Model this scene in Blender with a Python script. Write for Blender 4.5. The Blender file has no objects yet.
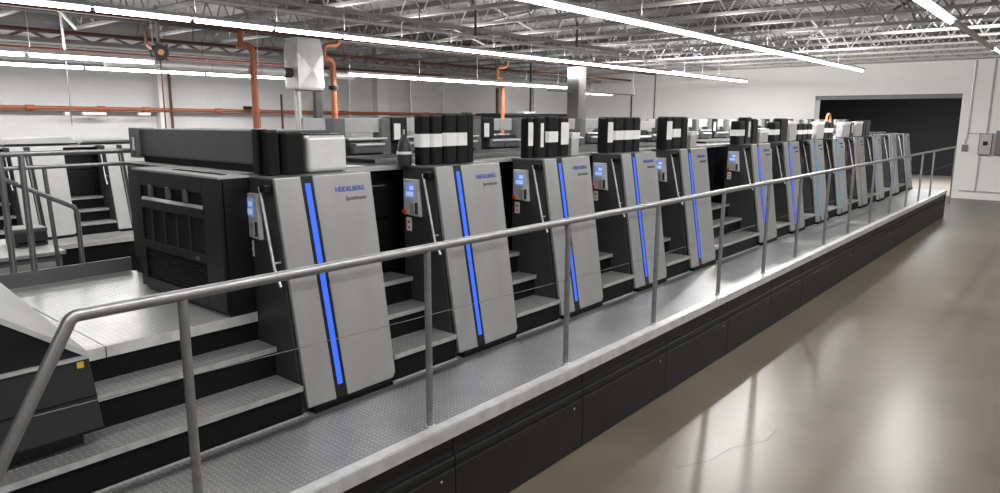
import bpy, bmesh, math, random
from mathutils import Vector, Matrix
random.seed(7)
SC = bpy.context.scene
COL = SC.collection
ORD = ['nearest','second','third','fourth','fifth','sixth','seventh','eighth','ninth','tenth','eleventh','twelfth','thirteenth',
       'fourteenth','fifteenth','sixteenth','seventeenth','eighteenth','nineteenth','twentieth']
# ------------------------------------------------------------------ materials
def mat(name, col, rough=.5, metal=0., emit=None, estr=0., noise=0., nscale=6., bump=0., bscale=80., stretch=None, spec=None, coat=0.):
    m = bpy.data.materials.new(name); m.use_nodes = True
    nt = m.node_tree; b = nt.nodes['Principled BSDF']; N = nt.nodes.new; L = nt.links.new
    b.inputs['Base Color'].default_value = (*col, 1); b.inputs['Roughness'].default_value = rough
    b.inputs['Metallic'].default_value = metal
    if spec is not None: b.inputs['Specular IOR Level'].default_value = spec
    if coat: b.inputs['Coat Weight'].default_value = coat; b.inputs['Coat Roughness'].default_value = .12
    if emit:
        b.inputs['Emission Color'].default_value = (*emit, 1); b.inputs['Emission Strength'].default_value = estr
    tc = N('ShaderNodeTexCoord'); mp = N('ShaderNodeMapping'); L(tc.outputs['Object'], mp.inputs['Vector'])
    if stretch: mp.inputs['Scale'].default_value = stretch
    n = N('ShaderNodeTexNoise'); n.inputs['Scale'].default_value = nscale; n.inputs['Detail'].default_value = 5
    L(mp.outputs[0], n.inputs['Vector'])
    k = noise if noise else .04
    r = N('ShaderNodeMapRange'); r.inputs['From Min'].default_value = .3; r.inputs['From Max'].default_value = .7
    r.inputs['To Min'].default_value = 1-k; r.inputs['To Max'].default_value = 1+k
    L(n.outputs['Fac'], r.inputs['Value'])
    v = N('ShaderNodeVectorMath'); v.operation = 'SCALE'; v.inputs[0].default_value = col
    L(r.outputs[0], v.inputs['Scale']); L(v.outputs[0], b.inputs['Base Color'])
    if bump:
        n2 = N('ShaderNodeTexNoise'); n2.inputs['Scale'].default_value = bscale; L(mp.outputs[0], n2.inputs['Vector'])
        bp = N('ShaderNodeBump'); bp.inputs['Strength'].default_value = bump; bp.inputs['Distance'].default_value = .01
        L(n2.outputs['Fac'], bp.inputs['Height']); L(bp.outputs[0], b.inputs['Normal'])
    return m
def mth(nt, op, a, b=None):
    n = nt.nodes.new('ShaderNodeMath'); n.operation = op
    for i, x in enumerate((a, b)):
        if x is None: continue
        if isinstance(x, (int, float)): n.inputs[i].default_value = x
        else: nt.links.new(x, n.inputs[i])
    return n.outputs[0]
def diamond(name, col, s=.04, rough=.38, metal=.55, hi=1.5):
    m = mat(name, col, rough, metal, noise=.12, nscale=3.)
    nt = m.node_tree; b = nt.nodes['Principled BSDF']; L = nt.links.new
    tc = nt.nodes.new('ShaderNodeTexCoord'); sp = nt.nodes.new('ShaderNodeSeparateXYZ'); L(tc.outputs['Object'], sp.inputs[0])
    u = mth(nt,'DIVIDE',sp.outputs['X'],s); v = mth(nt,'DIVIDE',sp.outputs['Y'],s)
    fu, fv = mth(nt,'FLOOR',u), mth(nt,'FLOOR',v)
    par = mth(nt,'MODULO',mth(nt,'ADD',mth(nt,'ADD',fu,fv),1000.),2.)
    sg = mth(nt,'SUBTRACT',mth(nt,'MULTIPLY',mth(nt,'ROUND',par),2.),1.)
    pu = mth(nt,'SUBTRACT',mth(nt,'SUBTRACT',u,fu),.5); pv = mth(nt,'SUBTRACT',mth(nt,'SUBTRACT',v,fv),.5)
    a = mth(nt,'ADD',pu,mth(nt,'MULTIPLY',pv,sg)); c = mth(nt,'SUBTRACT',pu,mth(nt,'MULTIPLY',pv,sg))
    d = mth(nt,'ADD',mth(nt,'POWER',mth(nt,'ABSOLUTE',mth(nt,'DIVIDE',a,.62)),2.),mth(nt,'POWER',mth(nt,'ABSOLUTE',mth(nt,'DIVIDE',c,.2)),2.))
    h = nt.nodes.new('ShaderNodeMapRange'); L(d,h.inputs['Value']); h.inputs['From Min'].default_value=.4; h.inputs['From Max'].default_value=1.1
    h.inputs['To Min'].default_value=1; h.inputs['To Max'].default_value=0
    bp = nt.nodes.new('ShaderNodeBump'); bp.inputs['Strength'].default_value=.8; bp.inputs['Distance'].default_value=.004
    L(h.outputs[0],bp.inputs['Height']); L(bp.outputs[0],b.inputs['Normal'])
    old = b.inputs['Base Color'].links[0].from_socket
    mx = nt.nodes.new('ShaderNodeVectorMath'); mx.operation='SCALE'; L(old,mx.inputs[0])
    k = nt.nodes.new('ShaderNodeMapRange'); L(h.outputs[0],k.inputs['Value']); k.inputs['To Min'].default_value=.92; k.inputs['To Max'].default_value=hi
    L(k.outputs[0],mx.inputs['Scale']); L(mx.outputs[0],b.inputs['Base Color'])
    return m
M = {}
M['steel'] = mat('brushed_steel', (.33,.33,.33), .36, .55, noise=.07, nscale=5, stretch=(1,1,.25), bump=.03, bscale=40)
M['rail'] = mat('rail_steel', (.27,.27,.275), .38, .75, noise=.12, nscale=12)
M['kerb'] = mat('kerb_alloy', (.58,.58,.58), .42, .5, noise=.14, nscale=10)
M['dark'] = mat('dark_grey_paint', (.02,.021,.022), .42, noise=.06, spec=.4)
M['cab'] = mat('charcoal_paint', (.036,.037,.039), .45, noise=.06, spec=.4)
M['black'] = mat('black_paint', (.005,.005,.006), .42, noise=.1, spec=.35)
M['void'] = mat('black_recess', (.004,.004,.004), .6, spec=.15)
M['skirt'] = mat('skirting_paint', (.014,.0135,.0135), .5, noise=.2, nscale=4, bump=.05, spec=.3)
M['mid'] = mat('mid_grey_paint', (.12,.12,.122), .5, noise=.08)
M['hood'] = mat('slate_grey_paint', (.075,.077,.08), .5, noise=.06)
M['light'] = mat('light_grey_paint', (.36,.36,.36), .5, noise=.06)
M['silver'] = mat('satin_alloy', (.5,.5,.5), .35, .5, noise=.08)
M['white'] = mat('white_paper', (.72,.72,.72), .7)
M['plastic'] = mat('pale_plastic', (.46,.46,.47), .45)
M['gloss'] = mat('gloss_black_plastic', (.005,.005,.005), .3, noise=.1, spec=.25)
M['nose'] = mat('worn_nosing', (.36,.36,.36), .5, .4, noise=.2, nscale=14)
M['wall'] = mat('white_wall_paint', (.66,.65,.64), .75, noise=.04, nscale=.7)
M['orange'] = mat('orange_pipe_paint', (.33,.095,.038), .45, noise=.1)
M['red'] = mat('red_pipe_paint', (.085,.022,.015), .55, noise=.1)
M['redbtn'] = mat('red_button', (.7,.04,.02), .35)
M['yellow'] = mat('yellow_collar', (.5,.33,.03), .4)
M['galv'] = mat('galvanised_sheet', (.66,.66,.66), .42, .45, noise=.06, nscale=9)
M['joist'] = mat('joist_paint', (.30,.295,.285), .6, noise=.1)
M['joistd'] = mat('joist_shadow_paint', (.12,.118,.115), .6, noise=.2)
M['tube'] = mat('fluorescent_tube', (.9,.9,.9), .4, emit=(1,.99,.97), estr=16)
M['screen'] = mat('lit_screen', (.1,.2,.5), .3, emit=(.16,.24,.6), estr=.5)
M['screenui'] = mat('screen_menu', (.5,.6,.9), .3, emit=(.30,.40,.70), estr=.5)
M['blue'] = mat('blue_glow', (.005,.02,.2), .5, emit=(.03,.13,1.), estr=.9)
M['cyan'] = mat('cyan_glow', (.01,.08,.1), .5, emit=(.02,.30,.55), estr=.9)
M['pale'] = mat('pale_blue_glow', (.25,.32,.45), .4, emit=(.15,.25,.45), estr=.3)
M['tan'] = mat('tan_strip', (.4,.32,.2), .4)
M['logo'] = mat('blue_lettering', (.01,.035,.32), .5)
M['ink'] = mat('dark_lettering', (.03,.03,.035), .5)
M['skin'] = mat('copper_hose', (.55,.2,.09), .4)
M['colpaint'] = mat('column_paint', (.13,.13,.13), .7)
M['plate'] = diamond('diamond_plate', (.30,.30,.30), .032)
M['deckplate'] = diamond('bright_diamond_plate', (.5,.5,.5), .036, .33, .45, 1.3)
M['tread'] = diamond('tread_plate', (.27,.27,.27), .034, .42, .45)
# polished concrete floor
def floor_mat():
    m = mat('polished_concrete', (.108,.089,.067), .3, noise=.10, nscale=.6, spec=.5)
    nt = m.node_tree; b = nt.nodes['Principled BSDF']; L = nt.links.new
    tc = nt.nodes.new('ShaderNodeTexCoord')
    n = nt.nodes.new('ShaderNodeTexNoise'); n.inputs['Scale'].default_value=1.1; n.inputs['Detail'].default_value=8; n.inputs['Roughness'].default_value=.6; L(tc.outputs['Object'],n.inputs['Vector'])
    r = nt.nodes.new('ShaderNodeMapRange'); L(n.outputs['Fac'],r.inputs['Value']); r.inputs['From Min'].default_value=.15; r.inputs['From Max'].default_value=.85
    r.inputs['To Min'].default_value=.285; r.inputs['To Max'].default_value=.36; L(r.outputs[0],b.inputs['Roughness'])
    n2 = nt.nodes.new('ShaderNodeTexNoise'); n2.inputs['Scale'].default_value=160; n2.inputs['Detail'].default_value=2; L(tc.outputs['Object'],n2.inputs['Vector'])
    old = b.inputs['Base Color'].links[0].from_socket
    k = nt.nodes.new('ShaderNodeMapRange'); L(n2.outputs['Fac'],k.inputs['Value']); k.inputs['From Min'].default_value=.35; k.inputs['From Max'].default_value=.65
    k.inputs['To Min'].default_value=.86; k.inputs['To Max'].default_value=1.12
    k2 = nt.nodes.new('ShaderNodeMapRange'); L(n.outputs['Fac'],k2.inputs['Value']); k2.inputs['From Min'].default_value=.1; k2.inputs['From Max'].default_value=.9
    k2.inputs['To Min'].default_value=.6; k2.inputs['To Max'].default_value=1.4
    mul = mth(nt,'MULTIPLY',k.outputs[0],k2.outputs[0])
    v = nt.nodes.new('ShaderNodeVectorMath'); v.operation='SCALE'; L(old,v.inputs[0]); L(mul,v.inputs['Scale']); L(v.outputs[0],b.inputs['Base Color'])
    b.inputs['Specular IOR Level'].default_value=.2
    return m
M['floor'] = floor_mat()
def block_wall():
    m = mat('painted_block_wall', (.60,.60,.60), .8, noise=.04, nscale=.5)
    nt = m.node_tree; b = nt.nodes['Principled BSDF']; L = nt.links.new
    tc = nt.nodes.new('ShaderNodeTexCoord'); sp = nt.nodes.new('ShaderNodeSeparateXYZ'); L(tc.outputs['Object'],sp.inputs[0])
    cb = nt.nodes.new('ShaderNodeCombineXYZ'); L(sp.outputs['X'],cb.inputs['X']); L(sp.outputs['Z'],cb.inputs['Y'])
    br = nt.nodes.new('ShaderNodeTexBrick'); L(cb.outputs[0],br.inputs['Vector']); br.inputs['Scale'].default_value=1
    br.inputs['Brick Width'].default_value=.4; br.inputs['Row Height'].default_value=.2; br.inputs['Mortar Size'].default_value=.01
    br.inputs['Color1'].default_value=(1,1,1,1); br.inputs['Color2'].default_value=(.96,.96,.96,1); br.inputs['Mortar'].default_value=(.93,.93,.93,1)
    old = b.inputs['Base Color'].links[0].from_socket
    v = nt.nodes.new('ShaderNodeVectorMath'); v.operation='MULTIPLY'; L(old,v.inputs[0]); L(br.outputs['Color'],v.inputs[1]); L(v.outputs[0],b.inputs['Base Color'])
    return m
M['block'] = block_wall()
def deck_mat():
    m = mat('ribbed_roof_deck', (.20,.195,.19), .8, noise=.25, nscale=2)
    nt = m.node_tree; b = nt.nodes['Principled BSDF']; L = nt.links.new
    tc = nt.nodes.new('ShaderNodeTexCoord'); w = nt.nodes.new('ShaderNodeTexWave'); w.bands_direction='Y'; w.inputs['Scale'].default_value=2.1
    L(tc.outputs['Object'],w.inputs['Vector'])
    r = nt.nodes.new('ShaderNodeMapRange'); L(w.outputs['Fac'],r.inputs['Value']); r.inputs['To Min'].default_value=.6; r.inputs['To Max'].default_value=1.2
    old = b.inputs['Base Color'].links[0].from_socket
    v = nt.nodes.new('ShaderNodeVectorMath'); v.operation='SCALE'; L(old,v.inputs[0]); L(r.outputs[0],v.inputs['Scale']); L(v.outputs[0],b.inputs['Base Color'])
    bp = nt.nodes.new('ShaderNodeBump'); bp.inputs['Strength'].default_value=.6; bp.inputs['Distance'].default_value=.04; L(w.outputs['Fac'],bp.inputs['Height']); L(bp.outputs[0],b.inputs['Normal'])
    return m
M['deck'] = deck_mat()
# ------------------------------------------------------------------ mesh builder
class MB:
    def __init__(s): s.bm = bmesh.new()
    def box(s, x0,x1,y0,y1,z0,z1):
        vs = [s.bm.verts.new((x,y,z)) for z in (z0,z1) for x,y in ((x0,y0),(x1,y0),(x1,y1),(x0,y1))]
        for f in ((3,2,1,0),(4,5,6,7),(0,1,5,4),(1,2,6,5),(2,3,7,6),(3,0,4,7)): s.bm.faces.new([vs[i] for i in f])
        return s
    def prism(s, A, B):               # two matching rings of 3-D points
        a = [s.bm.verts.new(p) for p in A]; b = [s.bm.verts.new(p) for p in B]; n = len(a)
        s.bm.faces.new(a); s.bm.faces.new(b[::-1])
        for i in range(n): s.bm.faces.new((a[i], b[i], b[(i+1)%n], a[(i+1)%n]))
        return s
    def px(s, pts, x0, x1): return s.prism([(x0,y,z) for y,z in pts], [(x1,y,z) for y,z in pts])
    def py(s, pts, y0, y1): return s.prism([(x,y0,z) for x,z in pts], [(x,y1,z) for x,z in pts])
    def tube(s, pts, r, n=10, cap=True):
        pts = [Vector(p) for p in pts]; rings = []
        up = None
        for i, p in enumerate(pts):
            d = (pts[min(i+1,len(pts)-1)] - pts[max(i-1,0)]).normalized()
            if up is None:
                up = Vector((0,0,1)) if abs(d.z) < .9 else Vector((1,0,0))
            a = d.cross(up).normalized(); b = a.cross(d).normalized(); up = b
            k = r[i] if isinstance(r,(list,tuple)) else r
            rings.append([s.bm.verts.new(p + (a*math.cos(2*math.pi*j/n) + b*math.sin(2*math.pi*j/n))*k) for j in range(n)])
        for A, B in zip(rings, rings[1:]):
            for j in range(n): s.bm.faces.new((A[j],A[(j+1)%n],B[(j+1)%n],B[j]))
        if cap: s.bm.faces.new(rings[0][::-1]); s.bm.faces.new(rings[-1])
        return s
    def bar(s, p0, p1, w): return s.tube([p0,p1], w*.7071, 4)
    def build(s, name, m, parent=None, bevel=0, smooth=False, seg=2):
        bmesh.ops.recalc_face_normals(s.bm, faces=s.bm.faces)
        me = bpy.data.meshes.new(name); s.bm.to_mesh(me); s.bm.free()
        me.materials.append(M[m] if isinstance(m,str) else m)
        if smooth:
            for p in me.polygons: p.use_smooth = True
        o = bpy.data.objects.new(name, me); COL.objects.link(o)
        if parent: o.parent = parent
        if bevel:
            b = o.modifiers.new('bevel','BEVEL'); b.width = bevel; b.segments = seg; b.limit_method='ANGLE'; b.angle_limit = .6
        if smooth:
            es = o.modifiers.new('split','EDGE_SPLIT'); es.split_angle = .7
        return o
def tag(o, label, cat, group=None, kind=None):
    o['label'] = label; o['category'] = cat
    if group: o['group'] = group
    if kind: o['kind'] = kind
    return o
def thing(name, loc, label, cat, group=None):
    o = bpy.data.objects.new(name, None); COL.objects.link(o); o.location = loc; o.empty_display_size=.1
    return tag(o, label, cat, group)
def dup(root, loc, label, group=None):
    r = root.copy(); COL.objects.link(r); r.location = loc; r['label'] = label
    if group: r['group'] = group
    for ch in list(root.children):
        c = ch.copy(); COL.objects.link(c); c.parent = r
        for g in list(ch.children):
            d = g.copy(); COL.objects.link(d); d.parent = c
    return r
def struct(o): o['kind'] = 'structure'; return o
def arc(c, r, a0, a1, u, v, n=6):
    c, u, v = Vector(c), Vector(u), Vector(v)
    return [c + u*r*math.cos(a0+(a1-a0)*i/n) + v*r*math.sin(a0+(a1-a0)*i/n) for i in range(n+1)]
def text(name, s, size, mw, m, parent, bold=0.):
    cu = bpy.data.curves.new(name,'FONT'); cu.body = s; cu.size = size; cu.extrude = .0008; cu.offset = bold
    cu.align_x='LEFT'
    t = bpy.data.objects.new('tmp', cu); COL.objects.link(t)
    bpy.context.view_layer.update()
    me = bpy.data.meshes.new_from_object(t.evaluated_get(bpy.context.evaluated_depsgraph_get()))
    bpy.data.objects.remove(t)
    me.transform(mw); me.materials.clear(); me.materials.append(M[m])
    o = bpy.data.objects.new(name, me); COL.objects.link(o); o.parent = parent
    return o
# ------------------------------------------------------------------ camera
F, YAW, PITCH, ROLL, CZ = 691.585, .7011, .1834, .0034, 2.475
cam = bpy.data.cameras.new('camera'); cam.lens = F*36/1000; cam.sensor_width = 36; cam.clip_end = 200
co = bpy.data.objects.new('camera', cam); COL.objects.link(co); SC.camera = co
fw = Vector((math.cos(YAW)*math.cos(PITCH), math.sin(YAW)*math.cos(PITCH), -math.sin(PITCH)))
r0 = Vector((math.sin(YAW), -math.cos(YAW), 0)); u0 = r0.cross(fw)
rr = r0*math.cos(ROLL)+u0*math.sin(ROLL); uu = -r0*math.sin(ROLL)+u0*math.cos(ROLL)
mw = Matrix((rr, uu, -fw)).transposed().to_4x4(); mw.translation = (0,0,CZ); co.matrix_world = mw
# ------------------------------------------------------------------ room shell
XE, YB, ZC, X0, Y0 = 26.37, 17.5, 4.85, -6., -6.
struct(MB().box(X0,XE+.6,Y0,YB,-.1,0).build('floor','floor'))
struct(MB().box(XE+.6,36.8,-2.2,12.2,-.1,0).build('floor_side_room',mat('side_room_concrete',(.3,.27,.23),.5,noise=.1,nscale=1)))
struct(MB().box(X0-.2,XE+.6,Y0-.2,YB+.2,ZC,ZC+.1).build('ceiling','deck'))
struct(MB().box(X0,XE,YB,YB+.2,0,ZC).build('wall_back','block'))
struct(MB().box(X0-.2,X0,Y0,YB,0,ZC).build('wall_left','wall'))
struct(MB().box(X0,XE,Y0-.2,Y0,0,ZC).build('wall_right','wall'))
OY0, OY1, OZ = 3.25, 7.64, 3.29
struct(MB().box(XE,XE+.6,Y0,OY0,0,ZC).box(XE,XE+.6,OY1,YB,0,ZC).box(XE,XE+.6,OY0,OY1,OZ,ZC).build('wall_end','wall'))
struct(MB().box(36.6,36.8,-2,12,0,4.2).box(XE+.6,36.6,-2.2,-2,0,4.2).box(XE+.6,36.6,12,12.2,0,4.2).build('wall_dark_room', mat('charcoal_wall',(.016,.016,.017),.8)))
struct(MB().box(XE+.6,36.8,-2,12,4.2,4.3).build('ceiling_dark_room','black'))
struct(MB().box(XE-.02,XE,Y0,OY0-.08,0,.11).build('baseboard_end','wall'))
struct(MB().box(XE+.02,XE+.16,OY0,OY1-.02,OZ-.14,OZ-.002).build('trim_1','mid'))
# pilasters and a round-cornered column
for i,(x,w) in enumerate(((7.82,.22),(14.7,.45),(20.75,.5))):
    struct(MB().box(x-w/2,x+w/2,YB-.22,YB,0,ZC).build('trim_%d'%(i+2),'wall'))
c = thing('steel_column',(19.25,13.0,0),'white boxed column rising to the roof behind the presses','column')
MB().box(-.22,.22,-.22,.22,0,4.3).build('shaft','colpaint',c,bevel=.01); MB().box(-.27,.27,-.27,.27,4.3,4.36).build('cap_plate','joist',c)
MB().tube([(.28,-.1,0),(.28,-.1,4.2)],.03).build('conduit','silver',c,smooth=True)
# ------------------------------------------------------------------ roof joists
ZB, ZT = 4.27, 4.8
def joist():
    L = YB-Y0-.1
    r = thing('roof_joist',(0,Y0+.05,0),'x','joist','open-web steel joists under the roof deck')
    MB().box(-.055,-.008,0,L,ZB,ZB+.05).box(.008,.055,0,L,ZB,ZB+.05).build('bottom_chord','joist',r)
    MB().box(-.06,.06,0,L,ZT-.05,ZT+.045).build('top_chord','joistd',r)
    w = MB(); n = 38; st = L/n
    for i in range(n):
        w.bar((0,i*st,ZB+.03),(0,(i+.5)*st,ZT-.02),.022); w.bar((0,(i+.5)*st,ZT-.02),(0,(i+1)*st,ZB+.03),.022)
    w.build('web','joist',r)
    return r
J = None
jx = [25.2-1.62*i for i in range(18)]
for i,x in enumerate(jx):
    lb = 'grey open-web roof joist, %s from the far end wall' % ORD[i]
    if J is None: J = joist(); J.location.x = x; J['label'] = lb
    else: dup(J,(x,Y0+.05,0),lb)
# girder along the press line near the back wall
for nm,y in (('closest to the back wall',16.6),):
    g = thing('roof_girder',(0,y,0),'deep lattice roof girder '+nm,'girder')
    MB().box(X0+.05,XE-.05,-.08,.08,3.98,4.06).build('bottom_chord','joist',g); MB().box(X0+.05,XE-.05,-.08,.08,4.16,4.24).build('top_chord','joist',g)
    w = MB(); x = X0+.1
    while x < XE-1: w.bar((x,0,4.02),(x+.4,0,4.2),.04); w.bar((x+.4,0,4.2),(x+.8,0,4.02),.04); x += .8
    w.build('web','joist',g)
# cross bridging
for i,(x,y) in enumerate([(jx[3],9.2),(jx[5],6.4),(jx[8],9.4),(jx[10],10.6),(jx[11],7.6),(jx[6],2.8),(jx[4],5.2),(jx[12],9.6),(jx[9],4.6),(jx[7],12.2),(jx[13],10.9),(jx[2],2.2),(jx[10],13.4),(jx[12],14.8)]):
    b = MB().bar((x,y,ZB+.05),(x-1.6,y+.02,ZT-.08),.04).bar((x,y+.06,ZT-.08),(x-1.6,y+.08,ZB+.05),.04).build('cross_brace','joist')
    tag(b,'crossed steel bracing bars between roof joists, %s from the far end wall' % ORD[sorted([jx.index(q) for q in (x,)])[0]] + (' over y%d'%0 if 0 else ''),'brace','crossed braces between the roof joists')
BR = sorted([o for o in bpy.data.objects if o.name.startswith('cross_brace')], key=lambda o:-sum(v.co.x for v in o.data.vertices)/len(o.data.vertices)*10+sum(v.co.y for v in o.data.vertices)/len(o.data.vertices)*.01)
for i,o in enumerate(BR): o['label'] = 'crossed steel bracing bars between roof joists, %s counting from the far end wall' % ORD[i]
# pipes and conduits along the roof
def run(name, m, y, z, x0, x1, r, label, cat, hang=None):
    t = thing(name,(0,y,z),label,cat)
    MB().tube([(x0,0,0),(x1,0,0)],r,8).build('pipe',m,t,smooth=True)
    x = x0+.6
    while x < x1:
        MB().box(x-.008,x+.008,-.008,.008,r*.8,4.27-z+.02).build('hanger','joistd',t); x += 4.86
    return t
run('sprinkler_pipe','red',11.6,4.0,-3,25.5,.03,'thin dark red sprinkler pipe running just below the long light row','pipe')
run('sprinkler_pipe','red',14.6,4.0,-3,25.5,.035,'dark red sprinkler pipe second from the walkway','pipe')
run('sprinkler_pipe','red',15.9,3.78,-3,16,.04,'dark red sprinkler pipe nearest to the back wall','pipe')
run('conduit_run','joist',8.8,4.05,-2,15.2,.04,'pale grey conduit running above the middle light row','conduit')
run('conduit_run','joistd',13.2,4.15,-2,25,.03,'dark conduit running above the galvanised duct','conduit')
run('conduit_run','joist',16.2,3.85,-2,25,.045,'pale conduit running along the back of the hall roof','conduit')
run('conduit_run','joist',6.4,4.22,2,22,.022,'slim conduit under the joists between the two brightest light rows','conduit')
run('conduit_run','joistd',10.4,4.2,-2,24,.04,'dark wide pipe under the joists over the second press line','conduit')
# ------------------------------------------------------------------ light rows
def fixture(L,z):
    r = thing('strip_light',(0,0,0),'x','light')
    MB().py([(0,.07),(.03,.07),(.07,.0),(-.07,.0),(-.03,.07)],0,1).bm.free()
    prof = [(-.03,.055),(.03,.055),(.075,0),(-.075,0)]
    MB().prism([(.01,y,z) for y,z in prof],[(L-.01,y,z) for y,z in prof]).build('housing','light',r)
    MB().tube([(.04,0,-.02),(L-.04,0,-.02)],.034,8).build('tube','tube',r,smooth=True)
    MB().tube([(.05,0,.05),(.05,0,(.5 if z>3.6 else .88))],.0035,5).build('hanger_rod','joist',r)
    return r
def row(y,z,x0,x1,L,desc,group,scale=1):
    n = round((x1-x0)/L); L = (x1-x0)/n; first = None
    for i in range(n):
        x = x1-(i+1)*L
        lb = 'fluorescent strip light, %s from far end of the %s' % ('first' if i==0 else ORD[i], desc)
        if first is None: first = fixture(L,z); first.location=(x,y,z); first['label']=lb; first['group']=group
        else: dup(first,(x,y,z),lb)
    # matching lamp
    ld = bpy.data.lights.new('row_light','AREA'); ld.shape='RECTANGLE'; ld.size = x1-x0; ld.size_y=.12
    ld.energy = 14*(x1-x0)*scale; ld.color=(1,.985,.96)
    lo = bpy.data.objects.new('row_light',ld); COL.objects.link(lo); lo.location=((x0+x1)/2,y,z-.08)
    l2 = ld.copy(); l2.energy = 9.5*(x1-x0); lo = bpy.data.objects.new('row_light_up',l2); COL.objects.link(lo); lo.location=((x0+x1)/2,y,z+.09); lo.rotation_euler=(math.pi,0,0)
row(4.98,3.8,1.5,21.2,2.46,'walkway light row','strip lights above the walkway',.6)
row(9.55,3.8,2.3,24.8,1.25,'long middle light row','strip lights over the middle of the hall')
row(11.9,3.38,-2,5.3,1.85,'light row left of the duct','strip lights left of the duct')
row(11.9,3.38,9.2,17.1,1.85,'light row beyond the duct box','strip lights beyond the duct box',2.2)
row(15.5,3.46,-2,10.5,2.5,'low back-wall light row','strip lights along the back wall',1.3)
row(14.3,3.40,20.6,23.6,1.5,'short row past the white column','strip lights past the column')
row(1.64,3.8,-2,11.4,2.68,'open-aisle light row','strip lights over the aisle',1.0)
MB_ = MB().box(11.45,17.6,-.03,.03,-.02,.04)
o = MB_.build('light_channel','white'); o.location=(0,1.64,3.8); tag(o,'unlit pale light channel continuing the aisle light row to the end wall','light channel')
# added fill lamp for the unseen side of the aisle, no fixtures
for y in (-2.6,):
    ld = bpy.data.lights.new('aisle_fill','AREA'); ld.shape='RECTANGLE'; ld.size=22; ld.size_y=.14; ld.energy=380; ld.color=(1,.985,.96)
    lo = bpy.data.objects.new('aisle_fill',ld); COL.objects.link(lo); lo.location=(9,y,3.75)
for (x,y,z,sz,e) in ((19.0,9.5,3.95,9,330),(16.5,1.0,3.9,5,200)):  # added area lamps aimed at the end wall to brighten it
    ld = bpy.data.lights.new('wall_fill','AREA'); ld.shape='RECTANGLE'; ld.size=sz; ld.size_y=.3; ld.energy=e; ld.color=(1,.99,.97)
    lo = bpy.data.objects.new('wall_fill',ld); COL.objects.link(lo); lo.location=(x,y,z); lo.rotation_euler=(math.radians(80),0,math.radians(-90))
for x,y in ((11.6,4.6),(13.5,4.6),(18.3,4.9),(14.0,2.05)):
    ld = bpy.data.lights.new('spot_light','SPOT'); ld.energy=260; ld.spot_size=2.6; ld.shadow_soft_size=.055; ld.color=(1,.98,.95)
    lo = bpy.data.objects.new('spot_light',ld); COL.objects.link(lo); lo.location=(x,y,3.7)
# added overhead lamp that brightens the dark room and its floor
ld = bpy.data.lights.new('side_room_fill','AREA'); ld.size=3; ld.energy=420; lo = bpy.data.objects.new('side_room_fill',ld); COL.objects.link(lo); lo.location=(30.5,4.5,4.1)
w = bpy.data.worlds.new('world'); SC.world = w; w.use_nodes=True; w.node_tree.nodes['Background'].inputs[0].default_value=(.5,.5,.5,1); w.node_tree.nodes['Background'].inputs[1].default_value=.3
# ------------------------------------------------------------------ walkway platform
HP, YR = .68, 2.78
PX0, PX1 = -1.2, 21.1
posts = [1.265,2.658,4.052,5.412,6.816,8.121,9.285,10.549,11.865,13.263,14.782,16.306,17.707,19.132]
p = thing('walkway_platform',(0,0,0),'long raised walkway with diamond plate deck and black skirting beside the aisle','platform')
MB().box(PX0,PX1,2.76,3.52,HP-.05,HP).build('deck_plate','plate',p)
MB().box(PX0,PX1,2.69,2.77,HP-.012,HP+.003).box(PX0,PX1,2.685,2.70,HP-.075,HP+.003).build('kerb','kerb',p,bevel=.002)
sx = [PX0,-.05]+[x+.13 for x in posts[0:13]]+[PX1]
for a,b in zip(sx,sx[1:]):
    s = MB().box(a+.004,b-.004,2.72,2.74,.47,HP-.07).box(a+.004,b-.004,2.70,2.73,.435,.465).box(a+.004,b-.004,2.71,2.74,.40,.43).box(a+.004,b-.004,2.70,2.72,0.005,.395).build('skirt_panel','skirt',p,bevel=.003)
    MB().tube([(b-.12,2.705,.35),(b-.12,2.697,.35)],.008,8).build('screw','silver',s)
MB().box(PX0,PX1,2.745,3.4,0,HP-.06).build('frame','void',p)
MB().box(PX1,PX1+.012,2.70,3.52,.0,HP-.01).build('end_panel','skirt',p)
# railing
RZ = HP+1.07
p = thing('guard_railing',(0,0,0),'long grey steel guard railing with slanted near end along the walkway edge','railing')
pts = [(.30,YR,.72),(.60,YR,1.30)] + arc((.88,YR,RZ-.035),.04,math.pi*.83,math.pi*.5,(1,0,0),(0,0,1),5)[0:] + [(PX1+1.4,YR,RZ)]
MB().tube(pts,.0245,14).build('top_rail','rail',p,smooth=True)
for x in posts:
    b = MB().tube([(x,YR,HP+.004),(x,YR,RZ-.012)],.0205,12).build('post','rail',p,smooth=True)
    MB().tube([(x,YR,HP+.003),(x,YR,HP+.014)],.030,14).build('foot_collar','kerb',b,smooth=True)
MB().tube([(PX1+1.38,YR,.2),(PX1+1.38,YR,RZ-.012)],.018,12).build('end_post','rail',p,smooth=True)
MB().tube([(.655,YR-.005,1.42)]+[(x,YR-.005,max(1.30,1.405-.04*i)) for i,x in enumerate(posts)]+[(PX1+1.38,YR-.005,1.30)],.0018,6).build('cable','mid',p)
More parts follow.
